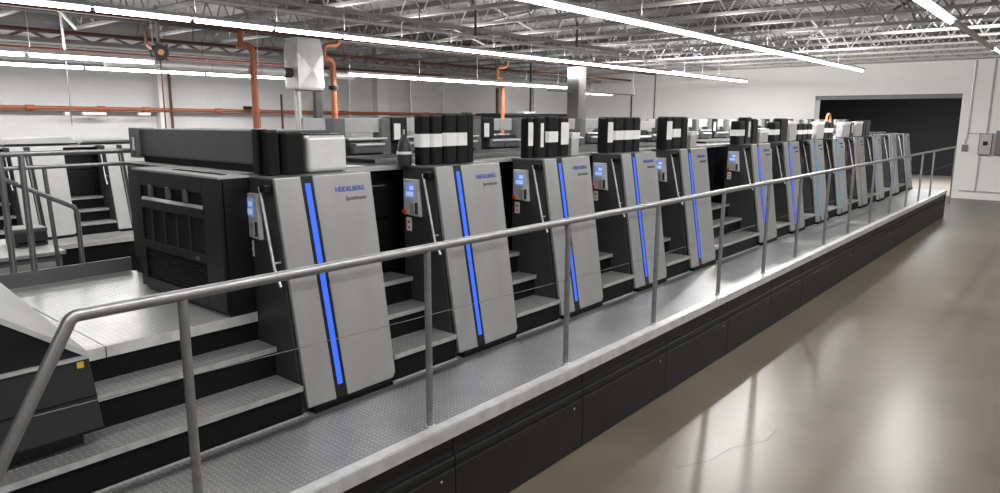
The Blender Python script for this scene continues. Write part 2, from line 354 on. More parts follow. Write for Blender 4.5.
# ------------------------------------------------------------------ press unit
SY, SZ = .148, .989
YF, PITCHX = 3.464, 1.3423
def P(u,v,n): return (u, SY*v - SZ*n, .04 + SZ*v + SY*n)
def slab(poly, n0, n1): return MB().prism([P(u,v,n0) for u,v in poly],[P(u,v,n1) for u,v in poly])
LS = 1.4157
def press_unit(lit, logo=True, second=False, first=False):
    r = thing('press_unit',(0,0,0),'x','printing press','press units of the front line' )
    # cabinet flank
    MB().px([(.045,0),(.25,1.425),(.58,1.425),(.58,0)],.008,.70).build('side_cabinet','cab',r,bevel=.004)
    MB().px([(.24,1.425),(.24,1.437),(.60,1.437),(.60,1.425)],.004,.715).build('cabinet_top','mid',r)
    MB().px([(-.02,.002),(-.02,.035),(.3,.035),(.3,.002)],.05,.68).build('shadow_skirt','void',r)  # black strip standing in for the shadow beneath the front panel
    a0,a1,b0,b1 = .182,.232,.268,.318
    fp = slab([(.022,0),(a1,-.004),(a0,LS),(0,LS)],-.03,0)
    q = [(b1,-.004),(.70,.0),(.728,.035),(.728,LS),(b0,LS)]
    fp.prism([P(u,v,-.03) for u,v in q],[P(u,v,0) for u,v in q])
    fp.build('front_panel','steel',r,bevel=.007,seg=3)
    fr = slab([(a1,-.004),(b1,-.004),(b0,LS),(a0,LS)],-.03,-.004).build('strip_frame','black',r)
    if lit:
        w = {'blue':.0185,'cyan':.017,'tan':.010,'pale':.012}[lit]
        def cu(v): return (a0+b0)/2 + (LS-v)/LS*.05
        g = slab([(cu(.085)-w,.085),(cu(.085)+w,.085),(cu(LS-.045)+w,LS-.045),(cu(LS-.045)-w,LS-.045)],-.006,.0005)
        g.build('light_strip',lit,r)
    else:
        slab([(.24,.09),(.26,.09),(.23,LS-.05),(.21,LS-.05)],-.006,-.002).build('groove_strip','mid',r)
    if logo:
        X = Vector((1,0,0)); Yv = Vector((0,SY,SZ)); Zv = Vector((0,-SZ,SY))
        R = Matrix((X,Yv,Zv)).transposed().to_4x4()
        R1 = R.copy(); R1.translation = P(.425,1.30,.001)
        text('brand_lettering','HEIDELBERG',.044,R1 @ Matrix.Diagonal((.95,1,1,1)),'logo',r,.0008)
        R2 = R.copy(); R2.translation = P(.495,1.240,.001)
        sh = Matrix.Identity(4); sh[0][1] = .2
        text('model_lettering','Speedmaster',.042,R2 @ sh @ Matrix.Diagonal((.80,1,1,1)),'ink',r)
    # control panel on the flank
    if not second:
        cp = MB().prism([(.008,.55,1.06),(.008,.365,1.05),(.008,.39,1.335),(.008,.55,1.335)],[(-.02,.55,1.06),(-.02,.365,1.05),(-.02,.39,1.335),(-.02,.55,1.335)]).build('control_panel','plastic',r,bevel=.006)
        MB().box(-.023,-.019,.425,.525,1.19,1.305).build('screen','screen',cp)
        MB().box(-.0245,-.0225,.432,.475,1.255,1.285).box(-.0245,-.0225,.435,.515,1.205,1.24).build('screen_menu','screenui',cp)
        MB().box(-.026,-.019,.425,.465,1.07,1.155).build('keypad','silver',cp,bevel=.003)
        MB().box(-.022,-.019,.39,.42,1.07,1.16).build('slot','cab',cp)
        MB().tube([(-.019,.522,1.085),(-.032,.522,1.085)],.020,12).build('button_collar','yellow',cp,smooth=True)
        MB().tube([(-.032,.522,1.085),(-.05,.522,1.085)],[.015,.017],12).build('emergency_button','redbtn',cp,smooth=True)
        st = MB().box(.004,.0075,.49,.545,.93,1.035).build('warning_sticker','white',r)
        MB().box(.002,.004,.505,.53,.99,1.01).box(.002,.004,.505,.53,.95,.965).build('sticker_mark','redbtn',st)
    h = MB().tube([(-.042,.305,1.385),(-.042,.19,.90),(-.042,.13,.795)],.0095,10).build('grab_handle','silver',r,smooth=True)
    MB().box(-.05,.008,.235,.30,1.35,1.40).build('handle_mount','gloss',r,bevel=.008)
    MB().tube([(-.042,.20,.93),(.012,.20,.93)],.007,8).build('handle_bracket','silver',h,smooth=True)
    # body behind
    D = 1.75 if first else 2.6
    MB().box(.0,1.335,.76,D,.57,1.41).build('machine_body','black',r,bevel=.01)
    MB().box(.0,1.335,.76,D-.05,0,.565).build('base_body','black',r,bevel=.01)
    MB().box(.715,1.335,.735,.76,.62,1.0).build('service_cover','black',r,bevel=.006)
    MB().box(.715,1.335,.735,.76,1.02,1.40).build('service_cover','black',r,bevel=.006)
    MB().box(.80,1.0,.725,.737,1.335,1.36).build('status_display','screen' if not second else 'mid',r)
    MB().box(.76,1.28,.72,.737,1.27,1.28).build('cover_grip','mid',r)
    MB().box(.0,1.335,.60,1.75,1.41,1.435).build('top_deck','black',r,bevel=.004)
    MB().box(0,1.335,.59,.60,1.405,1.437).build('deck_trim','silver',r)
    if second or first: return r
    MB().box(0,1.335,.9,1.5,1.436,1.465).build('raised_deck','black',r,bevel=.004)
    MB().box(0,1.335,.888,.90,1.437,1.468).build('deck_trim','silver',r)
    MB().box(0,1.335,1.86,2.3,1.41,1.60).build('rear_housing','dark',r,bevel=.008)
    for a,b in ((.42,.86),(1.17,1.335),(0,.22)): MB().box(a,b,1.86,1.9,1.655,1.79).build('top_guard','light',r,bevel=.004)
    for a,b in ((.30,.42),(.86,.97)): MB().box(a,b,1.82,1.96,1.44,1.79).build('guard_post','mid',r,bevel=.004)
    lb = MB().box(.97,1.17,1.80,1.95,1.565,1.80).build('junction_box','black',r,bevel=.006)
    MB().box(.995,1.075,1.794,1.80,1.585,1.74).build('paper_label','white',lb)
    for a,b,c in ((.50,.84,1.56),(1.1,1.33,1.56),(0,.28,1.56)):
        f = MB().box(a,b,1.78,1.95,1.46,c).build('ink_fountain','mid',r,bevel=.012)
        MB().tube([(a,1.765,c-.02),(b,1.765,c-.02)],.012,8).build('guide_bar','silver',f,smooth=True)
    MB().tube([(.44,1.80,1.595),(.90,1.80,1.595)],.012,8).build('guide_bar','silver',r,smooth=True)
    return r
UX = [2.271,3.613,4.956,6.298,7.640,9.903,11.246,12.588,13.945,15.50,17.05,18.65,20.3]
LIT = ['blue']*7+['cyan','cyan','tan','pale','pale','pale']
protos = {}
protos = {}
for i,x in enumerate(UX):
    k = LIT[i]; glow = {'blue':'glowing blue','cyan':'glowing cyan','tan':'unlit tan','pale':'faint pale blue'}[k]
    lb = '%s silver-fronted press unit %s, with a %s vertical strip' % (ORD[i].replace('nearest','first'), 'at the near end' if i==0 else 'from the near end', glow)
    if i==0:
        o = press_unit('blue',first=True); o.location=(x,YF,HP); o['label']=lb; continue
    if k not in protos: o = protos[k] = press_unit(k); o.location=(x,YF,HP); o['label']=lb
    else: o = dup(protos[k],(x,YF,HP),lb)
# longer joining machinery where the line has its wide gap, and the small gaps at the far end
def filler(x0,x1,n,lb):
    r = thing('transfer_unit',(x0,YF,HP),lb,'press section')
    w = x1-x0
    MB().box(0,w,.76,2.6,.57,1.41).box(0,w,.60,2.5,0,.56).build('machine_body','black',r,bevel=.01)
    MB().box(0,w,.60,1.75,1.41,1.435).build('top_deck','black',r); MB().box(0,w,.59,.60,1.405,1.437).build('deck_trim','silver',r)
    MB().box(0,w,1.86,1.9,1.62,1.76).build('top_guard','light',r,bevel=.004); MB().box(0,w,1.88,2.3,1.41,1.62).build('rear_housing','dark',r)
    MB().tube([(.02,1.8,1.52),(w-.02,1.8,1.52)],.02,8).build('guide_bar','silver',r,smooth=True)
filler(8.98,9.898,5,'black press section bridging the wide gap between fifth and sixth press units')
# ------------------------------------------------------------------ steps between the units
def steps(name, x0, x1, lb, grp=None, deckback=.75, z0=0, loc=None):
    r = thing(name,loc or (x0,YF,HP),lb,'steps',grp); w = x1-x0
    g = .19; ys = [.02,.29,.49]
    for k in range(3):
        z = g*(k+1); ye = (ys+[deckback])[k+1] if k<2 else deckback
        MB().box(0.002,w-.002,ys[k]+.015,ye+.02,z-g+.0,z-.035).build('riser','void',r)
        t = MB().box(0.002,w-.002,ys[k],ye+.012,z-.035,z).build('tread','tread',r)
        MB().box(0.002,w-.002,ys[k]-.006,ys[k],z-.032,z+.001).build('nosing','nose',t)
    MB().box(0.0,w,.012,.016,0.001,.006).build('base_trim','silver',r)
    return r
for i in range(12):
    a, b = UX[i]+.73, UX[i+1]+.006
    if b-a < .1: continue
    steps('step_block',a,b,'three-tread diamond plate steps between the %s and %s press units'%(ORD[i].replace('nearest','first'),ORD[i+1]),'steps between the press units',.735)
# near stairs and deck
def near_stairs():
    x0,x1 = -1.2,2.27
    r = thing('access_stairs',(x0,YF,HP),'wide diamond plate stairs with black risers up to the feeder deck','stairs'); w = x1-x0
    for k,(ya,ye) in enumerate(((.02,.30),(.29,.50))):
        z=.19*(k+1)
        MB().box(0,w,ya+.015,ye+.02,z-.19,z-.035).build('riser','void',r)
        t = MB().box(0,w,ya,ye+.012,z-.035,z).build('tread','tread',r)
        MB().box(0,w,ya-.006,ya,z-.032,z+.001).build('nosing','nose',t)
    MB().box(0,w,.505,.52,.38,.54).build('riser','void',r)
    MB().box(0,w,.012,.016,.001,.006).build('base_trim','silver',r)
near_stairs()
d = thing('feeder_deck',(0,0,0),'bright diamond plate deck at the top of the near stairs','deck')
for (a,b,c_,e) in ((-1.2,1.36,3.955,5.83),(1.366,2.27,3.955,5.83)):
    t = MB().box(a,b,c_,e,1.19,1.25).build('deck_plate','deckplate',d)
    MB().box(a,b,c_-.006,c_,1.188,1.251).build('nosing','kerb',t)
MB().box(-1.2,2.27,5.83,5.85,1.19,1.36).build('kick_board','mid',d)
MB().box(-1.2,2.2,3.99,5.80,.0,1.18).build('substructure','void',d)
# infeed cabinet with grilles standing on the deck
r = thing('infeed_cabinet',(2.07,3.95,1.25),'black ventilated cabinet with louvred grilles on the feeder deck','cabinet')
MB().box(.03,.19,.01,1.2,.0,.86).build('carcass','black',r,bevel=.008)
fr = MB().box(0,.03,0,.22,.03,.86).box(0,.03,1.10,1.2,.03,.86).box(0,.03,.22,1.10,.76,.86).box(0,.03,.22,1.10,.60,.655).box(0,.03,.22,1.10,.315,.375).box(0,.03,.22,1.10,.03,.10)
fr.build('front_frame','black',r,bevel=.003)
MB().box(0.01,.028,.22,1.10,.655,.76).build('tool_recess','void',r)
MB().prism([(.0,.22,.66),(.026,.22,.66),(.026,.22,.715)],[(.0,1.10,.66),(.026,1.10,.66),(.026,1.10,.715)]).build('tray','silver',r)
for y in (.42,.66,.92): MB().box(-.012,.02,y,y+.035,.69,.77).build('clip','mid',r,bevel=.004)
g = MB(); z = .385
while z < .595: g.prism([(.006,.225,z),(.02,.225,z+.010),(.02,.225,z)],[(.006,1.095,z),(.02,1.095,z+.010),(.02,1.095,z)]); z += .0165
g.build('upper_grille','cab',r)
for y in (.40,.58,.76,.94): MB().box(-.001,.02,y,y+.016,.375,.60).build('grille_mullion','dark',r)
g = MB(); z = .12
while z < .31: g.prism([(.004,.24,z),(.02,.24,z+.012),(.02,.24,z)],[(.004,1.085,z),(.02,1.085,z+.012),(.02,1.085,z)]); z += .026
g.build('lower_grille','black',r); MB().box(.019,.03,.22,1.1,.03,.66).build('grille_back','void',r)
MB().box(-.005,.20,-.005,1.21,.86,.872).build('top_plate','light',r)
MB().box(.02,.19,-.0,.01,.0,.86).build('side_panel','black',r)
MB().box(-.006,-.001,.30,.34,.325,.35).build('latch','mid',r)
MB().box(.10,.135,.15,.8,.872,.876).build('top_slot','void',r)
# machine top behind the cabinet + long hood
r = thing('infeed_table',(2.27,4.05,1.25),'grey flat-topped infeed section under the long slate hood','press section')
MB().box(-.0,.95,1.17,1.7,-.0,.86).build('body','black',r,bevel=.01)
MB().box(-.0,1.0,.02,1.75,.868,.878).build('top_plate','light',r,bevel=.003)
MB().box(.05,.08,.3,1.5,.878,.882).build('edge_strip','silver',r)
r = thing('paper_hood',(2.36,3.98,2.13),'long slate grey hood running across the machine top of the first unit','hood')
MB().px([(.0,.05),(.0,.265),(1.74,.255),(1.74,.05)],0,.55).build('hood_shell','hood',r,bevel=.008)
MB().box(-.03,.12,1.70,1.83,.03,.262).build('end_cap','mid',r,bevel=.006)
MB().box(-.036,-.03,1.735,1.765,.09,.19).build('paper_label','white',r)
MB().box(-.004,.0,.01,1.7,.05,.062).build('lower_trim','cab',r)
MB().box(-.04,.04,-.06,.0,-.0,.275).build('end_post','gloss',r,bevel=.006)
MB().box(0.02,.53,.05,1.7,-.0,.05).build('base','void',r)
# ------------------------------------------------------------------ canisters on the cabinet tops
def canister(x0,x1,ztop,style,n,lbl):
    w = x1-x0; dpt = min(.14, max(.08,w)); zt = ztop-2.118
    r = thing('ink_canister',((x0+x1)/2,3.92,2.118),lbl,'canister','black canisters on the press units')
    b = MB(); hw = w/2-.0005; ch = min(.03,w*.14)
    ring = [(-hw+ch,-dpt/2),(hw-ch,-dpt/2),(hw,-dpt/2+ch),(hw,dpt/2-ch),(hw-ch,dpt/2),(-hw+ch,dpt/2),(-hw,dpt/2-ch),(-hw,-dpt/2+ch)]
    b.prism([(x,y,0) for x,y in ring],[(x,y,zt-.01) for x,y in ring]); b.build('body','gloss',r,bevel=.008)
    MB().prism([(x*.86,y*.86,zt-.011) for x,y in ring],[(x*.86,y*.86,zt) for x,y in ring]).build('lid','cab',r)
    def off(s): return [(x*s if abs(x)>0 else x,y*s) for x,y in ring]
    if style=='band':
        q=[(x*(1+.003/hw),y*(1+.006/dpt)) for x,y in ring]
        MB().prism([(x,y,zt*.36) for x,y in q],[(x,y,zt*.62) for x,y in q]).build('label_band','white',r)
    elif style=='tall':
        MB().box(-hw*.75,hw*.75,-dpt/2-.003,-dpt/2+.002,zt*.30,zt*.86).build('label_strip','white',r)
    elif style=='slim':
        MB().box(-hw*.2,hw*.35,-dpt/2-.003,-dpt/2+.002,zt*.26,zt*.84).build('label_strip','white',r)
    return r
CAN = {0:[(2.34,2.45,2.40,''),(2.455,2.63,2.39,'')],
 1:[(3.665,3.76,2.5,'band'),(3.765,3.885,2.5,'band'),(3.89,4.035,2.51,'band'),(4.04,4.165,2.51,'band'),(4.17,4.26,2.52,'')],
 2:[(4.97,5.06,2.49,'tall'),(5.065,5.23,2.49,'slim'),(5.235,5.43,2.5,'band'),(5.435,5.60,2.49,'tall')],
 3:[(6.29,6.42,2.49,'tall'),(6.425,6.63,2.49,'band'),(6.635,6.83,2.49,'band'),(6.835,7.00,2.49,'band')],
 4:[(7.60,7.77,2.5,'tall'),(7.775,8.01,2.5,'band'),(8.015,8.20,2.5,'')],
 5:[(9.84,10.08,2.45,'band'),(10.09,10.34,2.5,'slim'),(10.35,10.60,2.48,'')],
 6:[(11.27,11.56,2.43,'band'),(11.57,11.95,2.49,'')],
 7:[(12.44,12.71,2.4,'band'),(12.715,12.98,2.4,'band'),(12.985,13.28,2.4,'band')],
 8:[(13.99,14.30,2.43,'band'),(14.31,14.62,2.42,'band')],
 9:[(15.85,16.14,2.42,'slim')],
 10:[(16.93,17.12,2.46,''),(17.13,17.55,2.46,'')]}
for u,cs in CAN.items():
    for j,(a,b,z,s) in enumerate(cs):
        kind = {'':'plain glossy black','band':'white-banded black','tall':'black with tall white paper strip','slim':'black with slim white strip'}[s]
        pos = ['leftmost','second from left','third from left','fourth from left','fifth from left'][j]
        canister(a,b,z,s,j,'ink canister, %s, %s on the %s press unit'%(kind,pos,ORD[u].replace('nearest','first')))
# silver rounded box on unit one
r = thing('silver_housing',(2.64,3.85,2.118),'rounded bright silver housing on top of the first press unit','housing')
MB().box(0,.31,0,.26,0,.245).build('shell','galv',r,bevel=.03,seg=4)
MB().box(.02,.29,.02,.24,.245,.253).build('lid','black',r,bevel=.003)
def silverbox(x0,x1,zt,lbl):
    r = thing('metal_box',(x0,3.84,2.118),lbl,'box','small metal boxes beside the canisters'); w=x1-x0
    MB().box(0,w,0,.12,0,zt-2.118-.05).build('case','silver',r,bevel=.006)
    MB().prism([(0,0,zt-2.168),(w,0,zt-2.168),(w,.12,zt-2.168),(0,.12,zt-2.168)],[(0,-.01,zt-2.118),(w,-.01,zt-2.118),(w,.12,zt-2.118),(0,.12,zt-2.118)]).build('paper_flap','white',r)
silverbox(5.62,5.75,2.34,'small silver box with white flap right of the third unit canisters')
silverbox(8.25,8.42,2.32,'small silver box with white flap right of the fifth unit canisters')
silverbox(10.64,11.0,2.33,'silver box with white paper right of the sixth unit canisters')
silverbox(12.0,12.36,2.45,'grey metal box right of the seventh unit canisters')
silverbox(13.50,13.95,2.43,'silver box left of the eighth-pair canisters on the ninth unit')
silverbox(15.20,15.78,2.42,'pale metal box on top of the tenth press unit')
silverbox(16.25,16.8,2.43,'pale box between the tenth and eleventh press units')
# spray bottle / dark cone on unit 2
r = thing('spray_bottle',(3.60,4.0,2.118),'dark cone-shaped bottle with pale collar on the second press unit','bottle')
MB().tube([(0,0,0),(0,0,.07),(0,0,.11),(0,0,.16),(0,0,.21),(0,0,.235)],[.055,.057,.054,.046,.028,.012],16).build('bottle_body','dark',r,smooth=True)
MB().tube([(0,0,.085),(0,0,.105)],.059,16).build('collar','white',r,smooth=True)
MB().tube([(0,0,.23),(0,0,.27)],.008,8).build('nozzle','silver',r,smooth=True)
r = thing('copper_hose',(14.75,4.0,2.12),'small copper coloured hose looping over the canisters of the ninth unit','hose')
MB().tube(arc((0,0,.32),.14,math.pi,0,(1,0,0),(0,0,1),10)+[(.14,0,.05)],.02,8).build('hose','skin',r,smooth=True)
MB().tube([(.14,0,0),(.14,0,.05)],.035,10).build('fitting','silver',r)
# ------------------------------------------------------------------ foreground feeder end (lower left)
r = thing('delivery_housing',(0,0,0),'dark angular machine end with sloped pale top at the lower left edge','machine')
A = [(-.9,1.345),(1.145,1.345),(1.15,1.40) if 0 else (1.145,1.36),(-.9,2.86)]
MB().py([(x,z) for x,z in A],3.57,4.10).build('upper_body','black',r)
sl = (2.86-1.36)/(-2.045)
b = MB(); T,Fp,Q,N_ = (1.15,3.56,1.365),(.83,4.78,1.895),(-.9,4.78,3.2),(-.9,3.56,2.87)
top = [b.bm.verts.new(q) for q in (T,Fp,Q,N_)]; low = [b.bm.verts.new((q[0],q[1],q[2]-.03)) for q in (T,Fp,Q,N_)]
b.bm.faces.new((top[0],top[1],top[3])); b.bm.faces.new((top[1],top[2],top[3])); b.bm.faces.new((low[3],low[1],low[0])); b.bm.faces.new((low[3],low[2],low[1]))
for i in range(4): b.bm.faces.new((top[i],low[i],low[(i+1)%4],top[(i+1)%4]))
b.build('sloped_cover','light',r)
MB().box(-.9,1.15,3.548,3.57,1.335,1.35).build('edge_trim','silver',r)
MB().prism([(-.9,3.56,.97),(1.185,3.56,.97),(1.15,3.56,1.335),(-.9,3.56,1.335)],[(-.9,3.93,.97),(1.185,3.93,.97),(1.15,3.93,1.335),(-.9,3.93,1.335)]).build('lower_panel','dark',r)
MB().prism([(-.9,3.553,1.14),(1.165,3.553,1.14),(1.165,3.553,1.144),(-.9,3.553,1.144)],[(-.9,3.561,1.14),(1.165,3.561,1.14),(1.165,3.561,1.144),(-.9,3.561,1.144)]).build('panel_seam','void',r)
MB().box(-.9,1.12,3.66,3.93,.875,.97).build('plinth','black',r)
s = MB().prism([(1.095,3.558,1.295),(1.125,3.558,1.295),(1.125,3.558,1.325),(1.095,3.558,1.325)],[(1.095,3.5555,1.295),(1.125,3.5555,1.295),(1.125,3.5555,1.325),(1.095,3.5555,1.325)]).build('warning_sticker','yellow',r)
# ------------------------------------------------------------------ far guard rail of the deck
r = thing('deck_railing',(0,5.88,1.25),'grey tube railing with two bars and sloped stair rail behind the feeder deck','railing')
MB().tube([(-1.0,0,.96),(2.5,0,.96)],.02,10).build('top_rail','rail',r,smooth=True)
MB().tube([(-1.0,0,.86),(2.5,0,.86)],.016,10).build('mid_rail','rail',r,smooth=True)
for x in (1.10,1.47,1.60): MB().tube([(x,-.02,.0),(x,-.02,.95)],.021,10).build('post','rail',r,smooth=True)
MB().tube([(1.32,.06,.88),(1.93,.06,.54),(1.95,.06,.50),(1.95,.06,.0)],.018,10).build('stair_rail','rail',r,smooth=True)
MB().tube([(1.83,.3,.86),(1.86,.3,.0)],.016,10).build('post','rail',r,smooth=True)
# console desk behind deck
r = thing('control_desk',(1.6,7.9,0),'grey steel control desk behind the feeder deck railing','desk')
MB().box(0,.82,.02,1.2,0,1.09).build('body','mid',r,bevel=.01); MB().box(-.03,.85,-.01,1.25,1.09,1.13).build('desk_top','light',r,bevel=.006)
MB().box(.05,.75,.0,.02,.85,1.03).build('drawer','light',r,bevel=.004); MB().box(.20,.60,-.012,0,.93,.95).build('handle','silver',r)
r = thing('desk_printer',(2.15,8.4,1.13),'small dark boxy device on the grey control desk','device')
MB().box(0,.30,0,.34,0,.15).build('case','cab',r,bevel=.01); MB().box(-.005,.305,-.01,.34,.15,.19).build('lid','mid',r,bevel=.008); MB().box(.03,.27,-.006,0,.03,.05).build('slot','void',r)
for i,(x,y,s) in enumerate(((1.80,8.5,.05),(1.92,8.3,.04),(1.75,8.15,.045))):
    o = MB().tube([(0,0,0),(0,0,s*1.6),(0,0,s*1.9)],[s,s*.95,s*.5],12).build('ink_jar',('tan','light','skin')[i],smooth=True); o.location=(x,y,1.13)
    tag(o,('tan','pale','copper coloured')[i]+' little jar standing on the grey control desk','jar')
# ------------------------------------------------------------------ second press line at the back
HP2 = .57; Y2 = 12.35
p = thing('rear_platform',(0,0,0),'low dark platform carrying the second press line at the back','platform')
MB().box(-1,12.5,11.7,12.9,HP2-.06,HP2).build('deck_plate','tread',p); MB().box(-1,12.5,11.68,11.70,HP2-.07,HP2+.003).build('kerb','kerb',p); MB().box(-1,12.5,11.72,12.9,0,HP2-.07).build('skirt','void',p)
U2 = [.61,1.95,3.29,4.64,5.98,7.32,8.66,10.0]
pr = None
for i,x in enumerate(U2):
    lb = 'press unit with plain grey front in the rear press line, %s from its left end' % (ORD[i].replace('nearest','first'))
    if pr is None:
        pr = press_unit(None,False,True); pr.location=(x,Y2,HP2); pr['label']=lb; pr['group']='press units of the rear line'
        for c_ in pr.children:
            if c_.name.startswith('front_panel'):
                c_.data.materials.clear(); c_.data.materials.append(M['light'])
    else: dup(pr,(x,Y2,HP2),lb)
for i in range(7):
    steps('step_block',U2[i]+.73,U2[i+1]+.006,'steps in the rear press line after its %s unit from the left'%ORD[i].replace('nearest','first'),'steps in the rear press line',.735,loc=(U2[i]+.73,Y2,HP2))
for i,(x,w,t) in enumerate(((2.3,1.05,.09),(3.4,1.05,.12),(4.5,.9,.06))):
    r = thing('rear_machine_cover',(x,13.2,2.02),'angled grey sheet cover on the rear press line, %s from the left'%('first','second','third')[i],'cover','covers on the rear press line')
    MB().prism([(0,0,0),(w,0,0),(w-.1,0,t),(.05,0,t*.8)],[(0,.9,0),(w,.9,0),(w-.1,.9,t),(.05,.9,t*.8)]).build('cover_sheet',('mid','light','mid')[i],r,bevel=.006)
    MB().box(0,w,-.02,0,-.0,.02).build('edge_bar','black',r)
# ------------------------------------------------------------------ duct box, pipes
r = thing('exhaust_plenum',(8.35,12.4,2.04),'folded galvanised sheet metal duct box on tall legs above the machines','duct box')
zb, zt, W, D = 1.00, 2.03, .62, .48
def rg(z,i,j=0): return [(i,i,z),(W-i,i,z),(W-i,D-i,z),(i,D-i,z)]
b = MB()
b.prism(rg(zb,.02),rg(zb+.04,0)); b.prism(rg(zb+.04,0),rg(zt-.28,0)); b.prism(rg(zt-.28,0),rg(zt,.035))
b.build('sheet_box','galv',r)
cb = MB()
for y,s in ((-.004,1),):
    cb.prism([(0,0,zb+.04),(W/2,-.045,(zb+zt-.24)/2),(0,0,zt-.28)],[(0,.002,zb+.04),(W/2,.0,(zb+zt-.24)/2),(0,.002,zt-.28)])
    cb.prism([(W,0,zb+.04),(W/2,-.045,(zb+zt-.24)/2),(W,0,zt-.28)],[(W,.002,zb+.04),(W/2,.0,(zb+zt-.24)/2),(W,.002,zt-.28)])
    cb.prism([(0,0,zb+.04),(W/2,-.045,(zb+zt-.24)/2),(W,0,zb+.04)],[(0,.002,zb+.04),(W/2,.0,(zb+zt-.24)/2),(W,.002,zb+.04)])
    cb.prism([(0,0,zt-.28),(W/2,-.045,(zb+zt-.24)/2),(W,0,zt-.28)],[(0,.002,zt-.28),(W/2,.0,(zb+zt-.24)/2),(W,.002,zt-.28)])
mz=(zb+zt-.24)/2
for A_,B_ in (((0,0),(0,D)),):
    for (p1,p2) in (((0,0,zb+.04),(0,0,zt-.28)),((0,D,zb+.04),(0,D,zt-.28)),((0,0,zb+.04),(0,D,zb+.04)),((0,0,zt-.28),(0,D,zt-.28))):
        cb.prism([p1,(-.045,D/2,mz),p2],[(.002,p1[1],p1[2]),(0,D/2,mz),(.002,p2[1],p2[2])])
cb.build('cross_broken_face','galv',r)
MB().box(.02,.07,.05,.10,.0,zb).build('leg','silver',r); MB().box(.10,.14,.30,.34,.0,zb).build('leg','silver',r); MB().box(.42,.60,.05,.15,.0,zb).build('duct_leg','cab',r,bevel=.01)
MB().box(.02,.60,.05,.10,zb-.03,zb).build('cross_bar','cab',r)
r = thing('spiral_duct',(0,12.62,3.37),'round galvanised duct running level into the folded duct box','duct')
MB().tube([(4.8,0,0),(8.15,0,0)],.088,20).build('duct_pipe','galv',r,smooth=True)
MB().tube([(8.15,0,0),(8.35,0,0)],.10,20).build('collar','cab',r,smooth=True)
for x in (5.6,6.6,7.6): MB().tube([(x,0,0),(x+.03,0,0)],.093,20).build('joint_band','silver',r,smooth=True)
MB().tube([(8.97,0,0),(9.9,0,0)],.07,16).build('outlet_pipe','galv',r,smooth=True)
for x in (5.6,7.6): MB().tube([(x,0,.08),(x,0,.93)],.008,5).build('hanger_rod','silver',r)
def drop(x,y,zlow,ztop,r_,dx,lb,kink=True):
    t = thing('orange_drop_pipe',(x,y,0),lb,'pipe','orange vertical supply pipes')
    R=.13
    pts=[(0,0,zlow)]+[(0,0,ztop-R)]+[Vector(q) for q in arc((-R,0,ztop-R),R,0,math.pi/2,(1,0,0),(0,0,1),5)][1:]+[(-dx,0,ztop)]
    MB().tube(pts,r_,12).build('riser_pipe','orange',t,smooth=True)
    MB().tube([(-dx-.0,0,ztop-.03),(-dx,0,ztop+.22),(-dx+.06,0,ztop+.27),(dx*.5,0,ztop+.30),(dx,0,ztop+.42)],r_*.85,12).build('upper_elbow','orange',t,smooth=True)
    MB().tube([(0,0,zlow+.55),(0,0,zlow+.63)],r_*1.2,12).build('coupling','orange',t,smooth=True)
    MB().tube([(-dx,0,ztop-.06),(-dx,0,ztop+.03)],r_*1.25,12).build('elbow_coupling','orange',t,smooth=True)
    return t
drop(7.42,12.5,2.02,3.82,.065,.24,'orange supply pipe with elbow left of the duct box')
t = drop(9.28,12.5,2.02,3.70,.06,.22,'orange supply pipe with black clamp right of the duct box')
MB().tube([(0,0,3.06),(0,0,3.14)],.12,12).build('black_clamp','black',t,smooth=True)
drop(14.9,12.5,2.02,3.55,.05,.22,'orange supply pipe farthest along the hall')
r = thing('wall_pipe',(0,17.25,2.68),'long orange pipe fixed level along the back wall','pipe')
MB().tube([(-3,0,.03),(26,0,-.13)],.045,10).build('pipe','orange',r,smooth=True)
for x in (2.5,4.9,6.3,7.3,9.1,10.2,13.0,16.5,20,23): MB().tube([(x,0,-.0055*x+.01),(x+.16,0,-.0055*x+.01)],.065,10).build('coupling','orange',r,smooth=True)
for i,(x,dx) in enumerate(((5.95,.5),(7.15,.28),(5.6,.1))):
    o = MB().box(0,dx,0,.09,0,.07).build('emergency_light_box' if 0 else 'wall_bracket_box','white',bevel=.01); o.location=(x,17.15,2.51)
    tag(o,'white box bracket under the orange wall pipe, %s'%('longest of the three','rightmost of the three','smallest of the three')[i],'bracket')
for i,(x,y,z0,z1,m,rr_,lb) in enumerate(((7.95,17.2,.0,4.2,'red',.035,'thin red riser pipe on the back wall beside the pilaster'),
    (12.2,17.2,.0,2.9,'orange',.05,'orange riser pipe on the back wall right of the duct box'),
    (11.0,17.2,.0,3.1,'red',.03,'thin red riser pipe behind the duct box legs'),
    (15.9,17.3,0,4.2,'silver',.04,'pale conduit on the back wall beyond the second pilaster'),(17.4,17.3,0,4.2,'silver',.03,'thin grey conduit on the back wall mid-hall'),
    (13.4,17.3,0,4.2,'silver',.035,'thin grey conduit on the back wall left of the second pilaster'),
    (22.6,17.3,0,4.2,'silver',.06,'pair-width grey conduit on the back wall near the white column'),
    (18.6,14.4,2.0,4.3,'cab',.03,'dark thin drop pipe over the rear presses'),
    (16.9,14.4,2.0,3.4,'red',.05,'short red brown standpipe over the rear presses'))):
    o = MB().tube([(0,0,z0),(0,0,z1)],rr_,8).build('riser_pipe',m,smooth=True); o.location=(x,y,0); tag(o,lb,'pipe')
for y,m,rr_,z1,lb in ((15.0,'red',.03,3.5,'thin red pipe dropping down the end wall near the back corner'),(13.93,'cab',.02,4.2,'thin dark conduit on the end wall right of the red pipe'),(3.0,'silver',.03,4.28,'thin pale conduit on the end wall above the small switch box')):
    o = MB().tube([(0,0,1.9 if y<4 else 2.0),(0,0,z1)],rr_,8).build('wall_conduit',m,smooth=True); o.location=(XE-.04,y,0); tag(o,lb,'conduit')
